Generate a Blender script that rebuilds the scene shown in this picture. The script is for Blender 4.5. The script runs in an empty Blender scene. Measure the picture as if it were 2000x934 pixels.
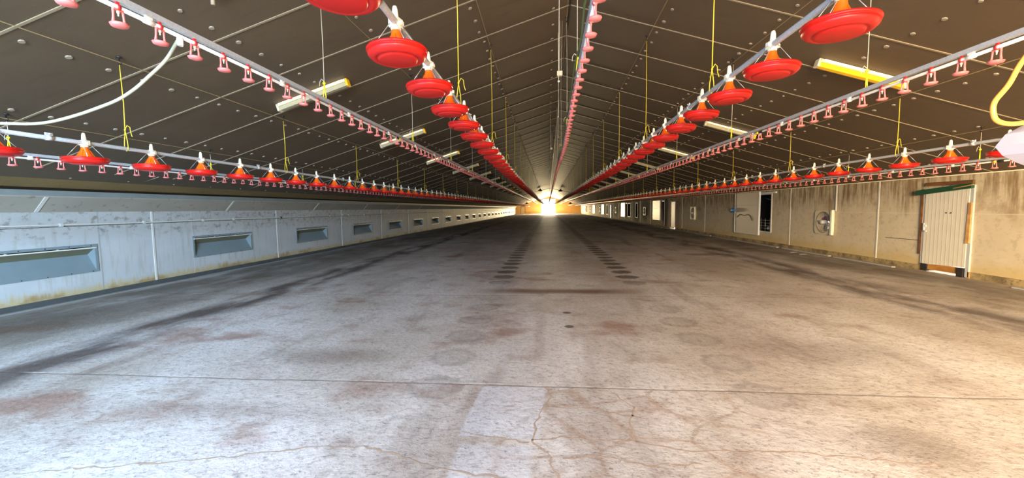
import bpy, math, random
from mathutils import Matrix, Vector
random.seed(7)
S = bpy.context.scene
COL = S.collection

# ------------------------------------------------------------------ camera
F_PX = 779.84
cam_d = bpy.data.cameras.new('camera'); cam_d.sensor_width = 36.0
cam_d.lens = F_PX / 2000 * 36.0; cam_d.clip_start = 0.05; cam_d.clip_end = 600
cam = bpy.data.objects.new('camera', cam_d); COL.objects.link(cam)
_r, _u, _b = (0.995952, 0.088877, -0.013424), (0.006602, 0.076605, 0.997040), (0.089643, -0.993092, 0.075708)
cam.matrix_world = Matrix(((_r[0], _u[0], _b[0], 0), (_r[1], _u[1], _b[1], 0), (_r[2], _u[2], _b[2], 1.6), (0, 0, 0, 1)))
S.camera = cam

# ------------------------------------------------------------------ view, world, light
vs = S.view_settings
vs.view_transform = 'Standard'; vs.look = 'None'; vs.gamma = 1; vs.use_curve_mapping = False
vs.exposure = 0.0
S.cycles.max_bounces = 6; S.cycles.diffuse_bounces = 5; S.cycles.glossy_bounces = 3
S.cycles.transmission_bounces = 4; S.cycles.transparent_max_bounces = 4
S.cycles.caustics_reflective = False; S.cycles.caustics_refractive = False
S.cycles.use_denoising = True

w = bpy.data.worlds.new('daylight'); S.world = w; w.use_nodes = True
bg = w.node_tree.nodes['Background']
bg.inputs['Color'].default_value = (0.93, 0.97, 1.0, 1); bg.inputs['Strength'].default_value = 1.15

def light(name, kind, loc, energy, color, aim=None, size=None, size_y=None, portal=False, spread=None):
    d = bpy.data.lights.new(name, kind); d.energy = energy; d.color = color
    o = bpy.data.objects.new(name, d); COL.objects.link(o); o.location = loc
    if kind == 'AREA':
        d.shape = 'RECTANGLE'; d.size = size; d.size_y = size_y
        if portal: d.cycles.is_portal = True
        if spread: d.spread = spread
    if aim is not None:
        o.rotation_euler = (Vector(aim) - Vector(loc)).to_track_quat('-Z', 'Y').to_euler()
    return o

sun = light('sun', 'SUN', (20, 60, 30), 8.0, (1.0, 0.93, 0.82), aim=(12, 56, 0)); sun.data.angle = 0.01
light('doorway_portal', 'AREA', (0.2, -2.9, 1.8), 1, (1, 1, 1), aim=(0.2, 5, 1.8), size=18.5, size_y=3.6, portal=True)
light('far_door_portal', 'AREA', (0.2, 117.9, 2.1), 1, (1, 1, 1), aim=(0.2, 50, 2.1), size=4.2, size_y=4.3, portal=True)
# daylight of the open gable end behind the camera: blue sky on the left half, sun-warmed yard on the right half
light('sky_light_open_gable', 'AREA', (-2.4, -6.0, 2.8), 1150, (0.44, 0.70, 1.0), aim=(-9.0, 4.0, -1.2), size=6, size_y=2.6, spread=1.45)
light('yard_light_open_gable', 'AREA', (3.0, -6.0, 2.8), 1650, (1.0, 0.72, 0.40), aim=(9.4, 4.5, -1.0), size=6, size_y=2.6, spread=1.45)
light('open_gable_daylight', 'AREA', (0.6, -6.0, 2.4), 780, (1.0, 0.90, 0.80), aim=(0.6, 3.0, -0.6), size=6, size_y=2.2, spread=2.0)
light('blue_floor_fill', 'AREA', (-3.4, -2.6, 2.3), 420, (0.17, 0.48, 1.0), aim=(-2.2, 2.8, 0.0), size=3.0, size_y=2.0)  # added lamp that tints the near left floor blue
# daylight of the far doorway, and an added low lamp brightening the far ceiling
light('far_doorway_daylight', 'AREA', (0.2, 117.6, 2.3), 3200, (1.0, 0.93, 0.78), aim=(0.2, 60, 2.6), size=4.0, size_y=4.0)
light('far_ceiling_fill', 'AREA', (0.2, 116.8, 0.12), 17000, (1.0, 0.74, 0.36), aim=(0.3, 90, 5.0), size=4.0, size_y=1.5)

# ------------------------------------------------------------------ node helpers
class X:
    """a value in a node tree, with arithmetic"""
    def __init__(s, nt, v): s.nt = nt; s.v = v
    def _m(s, op, *a, clamp=False):
        n = s.nt.nodes.new('ShaderNodeMath'); n.operation = op; n.use_clamp = clamp
        for i, q in enumerate((s,) + a):
            q = q.v if isinstance(q, X) else q
            if isinstance(q, (int, float)): n.inputs[i].default_value = q
            else: s.nt.links.new(q, n.inputs[i])
        return X(s.nt, n.outputs[0])
    def __add__(s, o): return s._m('ADD', o)
    def __radd__(s, o): return s._m('ADD', o)
    def __sub__(s, o): return s._m('SUBTRACT', o)
    def __rsub__(s, o): return X(s.nt, o)._m('SUBTRACT', s)
    def __mul__(s, o): return s._m('MULTIPLY', o)
    def __rmul__(s, o): return s._m('MULTIPLY', o)
    def __truediv__(s, o): return s._m('DIVIDE', o)
    def abs(s): return s._m('ABSOLUTE')
    def sqrt(s): return s._m('SQRT')
    def sq(s): return s._m('MULTIPLY', s)
    def mod(s, k): return s._m('FLOORED_MODULO', k)
    def max(s, o): return s._m('MAXIMUM', o)
    def min(s, o): return s._m('MINIMUM', o)
    def clamp(s): return s._m('ADD', 0.0, clamp=True)
    def step(s, a, b):
        """smooth 0..1 ramp from a to b"""
        n = s.nt.nodes.new('ShaderNodeMapRange'); n.interpolation_type = 'SMOOTHSTEP'
        s.nt.links.new(s.v, n.inputs[0])
        if a < b: n.inputs[1].default_value = a; n.inputs[2].default_value = b
        else:
            n.inputs[1].default_value = b; n.inputs[2].default_value = a
            n.inputs[3].default_value = 1; n.inputs[4].default_value = 0
        return X(s.nt, n.outputs[0])

class Mat:
    def __init__(s, name, rough=0.6, metal=0.0, spec=0.5):
        s.m = bpy.data.materials.new(name); s.m.use_nodes = True
        s.nt = s.m.node_tree; s.b = s.nt.nodes['Principled BSDF']
        s.b.inputs['Roughness'].default_value = rough; s.b.inputs['Metallic'].default_value = metal
        s.b.inputs['Specular IOR Level'].default_value = spec
        tc = s.nt.nodes.new('ShaderNodeTexCoord'); s.co = tc.outputs['Object']
        sp = s.nt.nodes.new('ShaderNodeSeparateXYZ'); s.nt.links.new(s.co, sp.inputs[0])
        s.x, s.y, s.z = (X(s.nt, sp.outputs[i]) for i in range(3))
    def vec(s, sx=1, sy=1, sz=1, off=0):
        n = s.nt.nodes.new('ShaderNodeMapping'); s.nt.links.new(s.co, n.inputs[0])
        n.inputs['Scale'].default_value = (sx, sy, sz); n.inputs['Location'].default_value = (off, off * 1.7, off * .6)
        return n.outputs[0]
    def noise(s, scale, detail=4, sx=1, sy=1, sz=1, off=0, rough=0.55, dist=0):
        n = s.nt.nodes.new('ShaderNodeTexNoise'); s.nt.links.new(s.vec(sx, sy, sz, off), n.inputs['Vector'])
        n.inputs['Scale'].default_value = scale; n.inputs['Detail'].default_value = detail
        n.inputs['Roughness'].default_value = rough; n.inputs['Distortion'].default_value = dist
        return X(s.nt, n.outputs['Fac'])
    def voro(s, scale, feature='DISTANCE_TO_EDGE', sx=1, sy=1, sz=1, off=0):
        n = s.nt.nodes.new('ShaderNodeTexVoronoi'); n.feature = feature
        s.nt.links.new(s.vec(sx, sy, sz, off), n.inputs['Vector']); n.inputs['Scale'].default_value = scale
        return X(s.nt, n.outputs['Distance'])
    def mix(s, fac, a, b):
        n = s.nt.nodes.new('ShaderNodeMix'); n.data_type = 'RGBA'
        for q, i in ((fac, 0), (a, 6), (b, 7)):
            q = q.v if isinstance(q, X) else q
            if isinstance(q, tuple): n.inputs[i].default_value = q + (1,)
            elif isinstance(q, (int, float)): n.inputs[i].default_value = q
            else: s.nt.links.new(q, n.inputs[i])
        return n.outputs[2]
    def color(s, c):
        if isinstance(c, tuple): s.b.inputs['Base Color'].default_value = c + (1,)
        else: s.nt.links.new(c, s.b.inputs['Base Color'])
        return s
    def rough(s, x): s.nt.links.new(x.v, s.b.inputs['Roughness']); return s
    def bump(s, h, strength=0.3, dist=0.01):
        n = s.nt.nodes.new('ShaderNodeBump'); n.inputs['Strength'].default_value = strength
        n.inputs['Distance'].default_value = dist
        s.nt.links.new(h.v, n.inputs['Height']); s.nt.links.new(n.outputs[0], s.b.inputs['Normal']); return s

def plain(name, c, rough=0.5, metal=0.0, var=0.12, scale=14, spec=0.5, emit=None):
    m = Mat(name, rough, metal, spec)
    n = m.noise(scale, 3)
    m.color(m.mix(n, tuple(v * (1 - var) for v in c), tuple(min(1, v * (1 + var)) for v in c)))
    if emit:
        m.b.inputs['Emission Color'].default_value = emit[0] + (1,); m.b.inputs['Emission Strength'].default_value = emit[1]
    return m.m

def C(r, g, b):
    """sRGB 0-255 to linear"""
    return tuple((v / 255 / 12.92) if v <= 10 else ((v / 255 + .055) / 1.055) ** 2.4 for v in (r, g, b))

# ---- floor
def floor_material():
    m = Mat('worn_concrete', 0.6, spec=.2)
    big = m.noise(0.55, 5, sx=1, sy=.6, rough=.6); mid = m.noise(2.2, 6, off=3, rough=.62); fine = m.noise(38, 4, off=7, rough=.7)
    drag = m.noise(1.1, 5, sx=1.6, sy=.25, off=11)
    c = m.mix(big.step(.35, .65), C(190, 180, 168), C(218, 212, 206))
    c = m.mix(mid.step(.50, .72) * .55, c, C(150, 128, 112))
    c = m.mix(drag.step(.55, .75) * .5, c, C(126, 104, 90))
    # rust brown blotches
    rb = m.noise(.9, 5, off=23, sx=.7); c = m.mix(rb.step(.58, .70) * .6, c, C(140, 92, 66))
    # trails under the outer feed lines
    wob = (m.noise(.8, 4, off=31) - .5) * .8
    for cx, wd, st in ((-5.45, .62, .88), (6.0, .75, .80), (-7.9, 1.1, .55), (8.0, .8, .45)):
        t = (m.x + wob - cx).abs().step(wd, wd * .25)
        brk = m.noise(1.6, 5, sx=1.4, sy=.45, off=cx).step(.30, .60)
        c = m.mix(t * brk * st, c, C(74, 60, 54))
    # darker strips beside both walls
    for cx, d_ in ((-5.9, -1), (6.4, 1)):
        sd = ((m.x - cx) * d_ + wob).step(-.1, .9) * m.noise(.9, 5, sx=1.3, sy=.5, off=cx + 2).step(.25, .6)
        c = m.mix(sd * .62, c, C(98, 88, 74))
    # pan marks in rows
    for cx in (-1.04, 1.81):
        yy = (m.y - 4.16 + .365).mod(.73) - .365
        nd = (m.noise(9, 4, off=cx) - .5) * .16
        d = ((m.x - cx).sq() * (.8) + (yy * .95).sq()).sqrt() + nd
        disc = d.step(.25, .19)
        ring = (d - .20).abs().step(.06, .015)
        far = m.y.step(7.6, 9.5)
        vis = m.y.step(7.9, 6.0) + far
        c = m.mix(disc * .20 * m.y.step(2.2, 3.8) * vis.clamp(), c, C(122, 112, 104))
        c = m.mix(ring * .18 * m.y.step(2.2, 3.8) * vis.clamp(), c, C(98, 92, 88))
        c = m.mix(disc * far * .75, c, C(66, 56, 50))
    # brown smear across, in front of the third joint
    sm = (m.y - 7.65 + wob * .25).abs().step(.35, .05) * (m.x - .2).abs().step(1.9, .6)
    c = m.mix(sm * .9, c, C(112, 76, 58))
    for sx_, sy_ in ((.28, 6.06), (.281, 5.34)):
        d = ((m.x - sx_).sq() + (m.y - sy_).sq()).sqrt() + (mid - .5) * .05
        c = m.mix(d.step(.085, .05) * .85, c, C(70, 56, 44))
    # dark patches on the left and right foreground
    for px, py, rx, ry, st in ((-2.4, 4.1, .8, .35, .5), (2.9, 4.6, 1.3, .55, .4), (2.35, 2.75, .45, .35, .45), (-2.6, 2.9, 1.2, .2, .3)):
        d = (((m.x - px) / rx).sq() + ((m.y - py) / ry).sq()).sqrt() + (mid - .5) * 1.4
        c = m.mix(d.step(1.1, .2) * st, c, C(120, 104, 92))
    # repaired slab with dirty seams, near the middle
    reg = (m.x - .55).abs().step(1.15, .85) * (m.y - 2.55).abs().step(.98, .9)
    e = m.voro(1.65, off=2.3, sy=1.25) + (m.noise(7, 4, off=5) - .5) * .07
    c = m.mix(reg * e.step(.04, .010) * .45, c, C(158, 132, 110))
    c = m.mix(reg * e.step(.12, .02) * mid.step(.42, .6) * .35, c, C(178, 154, 134))
    rep = (m.x + .34 + (m.y - 3) * -.06 + wob * .03).abs().step(.30, .27) * (m.y - 3.07).abs().step(.42, .38)
    c = m.mix(rep * .5, c, C(214, 216, 222))
    rep2 = (m.x + .36 + wob * .05).abs().step(.27, .23) * (m.y - 2.35).abs().step(.24, .2)
    c = m.mix(rep2 * .4, c, C(208, 210, 216))
    # joints between slabs
    jn = (m.noise(1.2, 3, off=41) - .5) * .06
    jy = (m.y - 3.5 + jn + 1.875).mod(3.75) - 1.875
    c = m.mix((jy + .012).abs().step(.018, .006) * .55, c, C(98, 82, 72))
    c = m.mix((jy - .012).abs().step(.016, .006) * m.noise(3, 3, off=2).step(.4, .6) * .6, c, C(226, 220, 210))
    # grit
    c = m.mix(fine.step(.56, .70) * .55, c, C(92, 80, 72))
    g2 = m.noise(16, 5, off=77, rough=.75, sy=1.6); c = m.mix(g2.step(.50, .66) * .48, c, C(120, 104, 92))
    c = m.mix(fine.step(.40, .25) * .35, c, C(232, 230, 228))
    pits = m.noise(13, 5, off=60, rough=.8, sy=2.0).step(.66, .72)
    c = m.mix(pits * m.noise(.7, 2, off=9).step(.42, .55) * .7, c, C(92, 76, 66))
    m.color(c)
    m.rough(mid * .25 + .52)
    m.bump(fine * .5 + mid * 1.2 + m.noise(9, 4, off=15), .55, .012)
    return m.m

def wall_left_material():
    m = Mat('limewashed_panel', .65)
    n = m.noise(2.2, 5, sy=.6); f = m.noise(9, 5, sy=.7, off=4, rough=.65); st = m.noise(5, 4, sy=2.2, sz=.25, off=8)
    c = m.mix(n, C(172, 176, 174), C(200, 203, 201))
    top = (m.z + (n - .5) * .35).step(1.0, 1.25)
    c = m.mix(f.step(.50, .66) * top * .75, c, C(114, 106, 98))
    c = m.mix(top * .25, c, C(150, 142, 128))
    c = m.mix(st.step(.5, .68) * .28, c, C(150, 138, 112))
    low = (m.z + (st - .5) * .42).step(.22, .02)
    c = m.mix(low * .8, c, C(184, 162, 104))
    c = m.mix(low * n.step(.5, .62) * .7, c, C(146, 114, 62))
    sy = (m.y - 9.79).mod(4.4)
    c = m.mix((sy - .0).abs().step(.02, .008) * .6, c, C(214, 212, 204))
    c = m.mix((sy - 2.2).abs().step(.018, .006) * .5, c, C(138, 134, 122))
    m.color(c); m.bump(f, .2, .01)
    return m.m

def wall_right_material():
    m = Mat('stained_panel', .85, spec=.12)
    n = m.noise(1.6, 5, sz=1.3); st = m.noise(4.5, 5, sy=1.9, sz=.22, off=8, rough=.62); f = m.noise(14, 4, off=3)
    st2 = m.noise(1.6, 4, sy=1.0, sz=.35, off=18)
    c = m.mix(n, C(196, 182, 152), C(214, 202, 174))
    top = (m.z + (st2 - .5) * 1.5).step(1.25, 2.0)
    c = m.mix(st.step(.38, .60) * top * .75, c, C(132, 106, 70))
    c = m.mix(st.step(.56, .68) * top * .5, c, C(78, 58, 38))
    c = m.mix(m.noise(7, 6, sy=.8, off=51, rough=.7).step(.5, .68) * .30, c, C(134, 112, 84))
    mid = m.noise(2.2, 4, off=33).step(.5, .66) * m.z.step(.9, 1.4)
    c = m.mix(mid * .4, c, C(142, 116, 82))
    low = (m.z + (n - .5) * .3).step(.42, .1)
    c = m.mix(low * .6, c, C(196, 170, 104))
    c = m.mix((m.z - 1.34 + (f - .5) * .012).abs().step(.014, .005) * m.y.step(19, 14) * .6, c, C(216, 206, 178))
    # soot around the broken fans further in
    for py, pz, ry, rz in ((40.6, 1.4, 1.9, 1.3), (44.4, 1.2, 1.7, 1.9), (57.4, 1.5, 2.6, 1.3), (33.7, 1.3, .9, 1.9), (75, 1.2, 1.6, .8), (92, 1.3, 1.7, .8)):
        d = (((m.y - py) / ry).sq() + ((m.z - pz) / rz).sq()).sqrt() + (st - .5) * 1.5
        c = m.mix(d.step(1.15, .65) * .93, c, C(34, 30, 28))
    m.color(c); m.bump(f, .2, .01)
    return m.m

def ceiling_material():
    m = Mat('sprayed_ceiling_board', .62)
    n = m.noise(.9, 5, sy=.8); f = m.noise(30, 4, off=5); st = m.noise(3, 4, sx=.3, sy=2, off=2)
    c = m.mix(n, C(88, 74, 56), C(110, 94, 70))
    c = m.mix(st.step(.55, .75) * .3, c, C(76, 62, 46))
    c = m.mix(f.step(.62, .7) * .25, c, C(132, 114, 88))
    m.color(c); m.bump(f, .15, .004)
    return m.m

M = {}
M['floor'] = floor_material(); M['wall_l'] = wall_left_material(); M['wall_r'] = wall_right_material(); M['ceil'] = ceiling_material()
M['strip'] = plain('joint_strip_pvc', C(160, 144, 116), .5)
M['washer'] = plain('fixing_washer', C(164, 150, 130), .5)
M['wstrip'] = plain('white_cover_strip', C(210, 208, 198), .5, var=.06)
def fascia_mat():
    m = Mat('old_fascia_board', .75); n = m.noise(2.5, 5, sy=.4); f = m.noise(12, 4, off=3)
    c = m.mix(n, C(120, 100, 58), C(154, 130, 82)); c = m.mix(f.step(.6, .72) * .5, c, C(52, 40, 26)); m.color(c); m.bump(f, .3, .01); return m.m
M['fascia'] = fascia_mat()
def soffit_mat():
    m = Mat('dirty_soffit_panel', .65); n = m.noise(2.5, 5, sy=.5); f = m.noise(8, 5, off=3)
    c = m.mix(n, C(150, 144, 128), C(176, 172, 158)); c = m.mix(f.step(.58, .7) * .5, c, C(116, 102, 86)); m.color(c); return m.m
M['soffit'] = soffit_mat()
M['band'] = plain('grey_band_board', C(128, 136, 132), .6, var=.2, scale=3)
def plinth_mat():
    m = Mat('mossy_plinth', .85); n = m.noise(3, 5); f = m.noise(16, 5, off=3, rough=.7)
    c = m.mix(n.step(.35, .6), C(120, 104, 74), C(168, 148, 104)); c = m.mix(f.step(.5, .65) * .6, c, C(64, 54, 40)); m.color(c); m.bump(f, .6, .02); return m.m
M['plinth'] = plinth_mat()
M['plinth_l'] = plain('dark_plinth', C(74, 76, 74), .8, var=.35, scale=5)
M['curb'] = plain('worn_screed_edge', C(170, 172, 172), .8, var=.25, scale=6)
def endwall_mat():
    m = Mat('ochre_end_wall', .7); n = m.noise(.8, 4); f = m.noise(6, 4)
    c = m.mix(n, C(226, 186, 112), C(240, 206, 136)); c = m.mix(f.step(.6, .7) * .2, c, C(190, 150, 90)); m.color(c); return m.m
M['end'] = endwall_mat()
M['pan'] = plain('red_plastic', (.62, .012, .007), .32, var=.06)
M['cone'] = plain('orange_plastic', (.90, .13, .004), .35, var=.05)
M['cap'] = plain('cream_plastic', C(236, 232, 206), .4, var=.04)
def galv_mat(name, c):
    m = Mat(name, .45, .2); n = m.voro(60, 'F1'); m.color(m.mix(n.clamp(), tuple(v * .8 for v in c), c)); return m.m
M['galv'] = galv_mat('galvanised_steel', C(206, 210, 208))
M['alu'] = galv_mat('aluminium_rail', C(200, 204, 208))
M['pvc'] = plain('white_pipe_plastic', C(244, 240, 228), .35, var=.03)
M['pink'] = plain('faded_pink_plastic', (.84, .21, .19), .4, var=.1)
M['redclip'] = plain('red_clip_plastic', (.62, .03, .03), .4)
M['yrope'] = plain('yellow_rope', (.72, .52, .03), .7, scale=60)
M['wrope'] = plain('pale_cord', C(206, 196, 168), .7, scale=60)
M['yplast'] = plain('yellow_plastic', (.85, .72, .02), .4)
M['wire'] = plain('steel_wire', C(206, 206, 200), .3, .6)
M['cable'] = plain('brown_hoist_cable', C(164, 140, 96), .6)
M['black'] = plain('black_plastic', C(24, 22, 22), .5)
M['cream'] = plain('cream_painted_metal', C(226, 212, 172), .45, emit=None)
M['glow'] = plain('fluorescent_tube', (.95, .9, .75), .3, emit=((1.0, .80, .42), 1.5))
M['amber'] = plain('amber_diffuser', (.85, .47, .01), .35, emit=((1.0, .50, .02), .25))
M['greycover'] = plain('dusty_clear_diffuser', C(176, 166, 132), .4)
M['inlet'] = plain('blue_grey_inlet_sheet', C(124, 138, 140), .5, var=.1, scale=4)
M['inletd'] = plain('olive_inlet_flap', C(122, 122, 96), .55, var=.15, scale=4)
M['lip'] = plain('white_flap_edge', C(226, 222, 202), .4)
M['dark'] = plain('dark_void_sheet', C(30, 30, 30), .8)
def door_mat():
    m = Mat('ribbed_door_sheet', .45); r = (m.y.mod(.1) - .05).abs(); n = m.noise(3, 3)
    c = m.mix(n, C(214, 208, 188), C(226, 221, 203)); c = m.mix(r.step(.012, .002) * .35, c, C(168, 162, 144)); m.color(c); m.bump(r.step(.02, .0), .3, .006); return m.m
M['door'] = door_mat()
M['panel'] = plain('insulated_panel_sheet', C(204, 192, 172), .4, var=.04, scale=2)
M['panelw'] = plain('white_panel_sheet', C(226, 228, 228), .4, var=.08, scale=5)
def wood(name, a, b):
    m = Mat(name, .7); n = m.noise(6, 5, sy=.25, off=1); n2 = m.noise(2, 4, off=6)
    c = m.mix(n.step(.35, .65), a, b); c = m.mix(n2.step(.55, .7) * .4, c, tuple(v * .5 for v in a)); m.color(c); return m.m
M['wood'] = wood('pale_timber', C(176, 128, 72), C(204, 160, 100))
M['woodb'] = wood('brown_timber', C(104, 66, 36), C(140, 96, 54))
M['woody'] = wood('yellow_kick_board', C(160, 108, 44), C(190, 138, 70))
M['green'] = plain('green_painted_board', C(20, 74, 48), .5, var=.2)
M['greencable'] = plain('green_hose_rubber', C(96, 116, 62), .5)
M['fanhouse'] = plain('cream_fan_housing', C(206, 196, 166), .5)
M['fanin'] = plain('pale_fan_duct', C(146, 134, 112), .5)
M['purple'] = plain('purple_blade_plastic', C(104, 44, 96), .4)
M['motor'] = plain('grey_motor_paint', C(190, 192, 184), .4)
M['hosew'] = plain('pale_green_hose', C(160, 162, 136), .5)
M['hoseo'] = plain('orange_hose', (.80, .38, .07), .4)
M['jug'] = plain('milky_white_plastic', C(232, 228, 242), .35, var=.02)
M['blue'] = plain('blue_plastic_bag', C(44, 110, 170), .4)
M['ground'] = plain('yard_gravel', C(206, 198, 184), .9)
M['paper'] = plain('white_paper', C(238, 234, 226), .8)
M['rubber'] = plain('black_rubber', C(34, 30, 28), .8, var=.3)
M['crack'] = plain('dirt_filled_crack', C(176, 154, 132), .95, var=.35, scale=30)

# ------------------------------------------------------------------ mesh helpers
class MB:
    def __init__(s): s.v = []; s.f = []; s.mi = []; s.sm = []
    def add(s, vs, fs, mi=0, smooth=False):
        b = len(s.v); s.v += [tuple(p) for p in vs]
        for f in fs: s.f.append(tuple(i + b for i in f)); s.mi.append(mi); s.sm.append(smooth)
        return s
    def box(s, x0, x1, y0, y1, z0, z1, mi=0):
        vs = [(x, y, z) for x in (x0, x1) for y in (y0, y1) for z in (z0, z1)]
        return s.add(vs, [(0, 1, 3, 2), (4, 6, 7, 5), (0, 4, 5, 1), (2, 3, 7, 6), (0, 2, 6, 4), (1, 5, 7, 3)], mi)
    def prism(s, prof, y0, y1, mi=0):
        """closed x-z outline extruded along y"""
        n = len(prof); vs = [(x, y0, z) for x, z in prof] + [(x, y1, z) for x, z in prof]
        fs = [(i, (i + 1) % n, n + (i + 1) % n, n + i) for i in range(n)]
        fs += [tuple(range(n - 1, -1, -1)), tuple(range(n, 2 * n))]
        return s.add(vs, fs, mi)
    def lathe(s, prof, n=24, mi=0, c=(0, 0, 0), axis='z', smooth=True, cap=False):
        vs = []; fs = []
        for r, h in prof:
            for k in range(n):
                a = 2 * math.pi * k / n; p, q = r * math.cos(a), r * math.sin(a)
                vs.append({'z': (c[0] + p, c[1] + q, c[2] + h), 'x': (c[0] + h, c[1] + p, c[2] + q), 'y': (c[0] + p, c[1] + h, c[2] + q)}[axis])
        for i in range(len(prof) - 1):
            for k in range(n):
                k2 = (k + 1) % n; fs.append((i * n + k, i * n + k2, (i + 1) * n + k2, (i + 1) * n + k))
        if cap: fs += [tuple(range(n - 1, -1, -1)), tuple((len(prof) - 1) * n + k for k in range(n))]
        return s.add(vs, fs, mi, smooth)
    def tube(s, pts, r, n=8, mi=0, cap=True):
        pts = [Vector(p) for p in pts]; rings = []; vs = []; fs = []
        prev = None
        for i, p in enumerate(pts):
            t = (pts[min(i + 1, len(pts) - 1)] - pts[max(i - 1, 0)])
            t = t.normalized() if t.length > 1e-9 else Vector((0, 0, 1))
            if prev is None:
                a = Vector((0, 0, 1)) if abs(t.z) < .9 else Vector((1, 0, 0))
                nrm = t.cross(a).normalized()
            else:
                nrm = (prev - t * prev.dot(t)); nrm = nrm.normalized() if nrm.length > 1e-6 else t.cross(Vector((0, 1, 0))).normalized()
            prev = nrm; bn = t.cross(nrm); rr = r[i] if isinstance(r, (list, tuple)) else r
            for k in range(n):
                a = 2 * math.pi * k / n; vs.append(p + nrm * (rr * math.cos(a)) + bn * (rr * math.sin(a)))
        for i in range(len(pts) - 1):
            for k in range(n):
                k2 = (k + 1) % n; fs.append((i * n + k, i * n + k2, (i + 1) * n + k2, (i + 1) * n + k))
        if cap: fs += [tuple(range(n - 1, -1, -1)), tuple((len(pts) - 1) * n + k for k in range(n))]
        return s.add(vs, fs, mi, n > 4)
    def ball(s, c, r, mi=0, n=10, sz=1.0):
        prof = [(max(r * math.sin(math.pi * i / 6), 1e-4), -r * sz * math.cos(math.pi * i / 6)) for i in range(7)]
        return s.lathe(prof, n, mi, c)
    def join(s, o, T=(0, 0, 0), mi=0):
        b = len(s.v); s.v += [(x + T[0], y + T[1], z + T[2]) for x, y, z in o.v]
        s.f += [tuple(i + b for i in f) for f in o.f]; s.mi += [k + mi for k in o.mi]; s.sm += o.sm
        return s
    def mesh(s, name, mats):
        me = bpy.data.meshes.new(name); me.from_pydata(s.v, [], s.f); me.update()
        for m in (mats if isinstance(mats, (list, tuple)) else [mats]): me.materials.append(m)
        me.polygons.foreach_set('material_index', s.mi); me.polygons.foreach_set('use_smooth', s.sm)
        import bmesh
        bm = bmesh.new(); bm.from_mesh(me); bmesh.ops.recalc_face_normals(bm, faces=bm.faces); bm.to_mesh(me); bm.free()
        return me
    def build(s, name, mats, parent=None, loc=None, bevel=0):
        return mobj(name, s.mesh(name, mats), parent, loc, bevel)

def mobj(name, me, parent=None, loc=None, bevel=0):
    o = bpy.data.objects.new(name, me); COL.objects.link(o)
    if parent is not None: o.parent = parent
    if loc is not None: o.location = loc
    if bevel:
        b = o.modifiers.new('bevel', 'BEVEL'); b.width = bevel; b.segments = 2; b.limit_method = 'ANGLE'
    return o

def tag(o, label, cat, group=None, kind=None):
    o['label'] = label; o['category'] = cat
    if group: o['group'] = group
    if kind: o['kind'] = kind
    return o
def empty(name, loc=(0, 0, 0), rot=(0, 0, 0)):
    o = bpy.data.objects.new(name, None); COL.objects.link(o); o.location = loc; o.rotation_euler = rot
    o.empty_display_size = .1
    return o
def struct(o, label=None, cat=None):
    o['kind'] = 'structure'
    if label: o['label'] = label; o['category'] = cat
    return o
def copy_tree(o, parent=None):
    c = o.copy(); COL.objects.link(c)
    if parent is not None: c.parent = parent
    for ch in list(o.children): copy_tree(ch, c)
    return c
ORD = 'first second third fourth fifth sixth seventh eighth ninth tenth eleventh twelfth thirteenth fourteenth fifteenth sixteenth seventeenth eighteenth nineteenth twentieth'.split()
def ordn(i):
    if i < 20: return ORD[i]
    n = i + 1
    return '%d%s' % (n, 'th' if 10 < n % 100 < 14 else {1: 'st', 2: 'nd', 3: 'rd'}.get(n % 10, 'th'))

# ------------------------------------------------------------------ shell
XL, XR, RX, RZ, SL = -9.42, 9.56, 0.40, 5.05, 0.305
Y0, Y1 = -3.0, 118.0
def cz(x): return RZ - SL * abs(x - RX)

fl = MB()
prof = [(-10.4, -.10), (-9.2, -.10), (-8.75, -.02), (-8.3, 0), (8.2, 0), (8.7, -.03), (9.2, -.12), (10.3, -.12), (10.3, -.4), (-10.4, -.4)]
fl.prism(prof, Y0, Y1)
floor = struct(fl.build('floor', M['floor']), 'worn pale concrete floor with brown stains and rows of round marks', 'floor')

def ribbon(pts, wd, z=.0015):
    b = MB(); P = []
    for i in range(len(pts) - 1):
        (xa, ya), (xb, yb) = pts[i], pts[i + 1]
        L = math.hypot(xb - xa, yb - ya); n = max(2, int(L / .05))
        for k in range(n):
            t = k / n; j = .016
            P.append((xa + (xb - xa) * t + random.uniform(-j, j), ya + (yb - ya) * t + random.uniform(-j, j)))
    P.append(pts[-1]); V = []
    for i, (x, y) in enumerate(P):
        x2, y2 = P[min(i + 1, len(P) - 1)]; x1, y1 = P[max(i - 1, 0)]
        dx, dy = x2 - x1, y2 - y1; L = math.hypot(dx, dy) or 1; w_ = wd * random.uniform(.3, 1.3)
        V += [(x - dy / L * w_, y + dx / L * w_, z), (x + dy / L * w_, y - dx / L * w_, z)]
    b.add(V, [(2 * i, 2 * i + 1, 2 * i + 3, 2 * i + 2) for i in range(len(P) - 1)])
    return b
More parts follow.
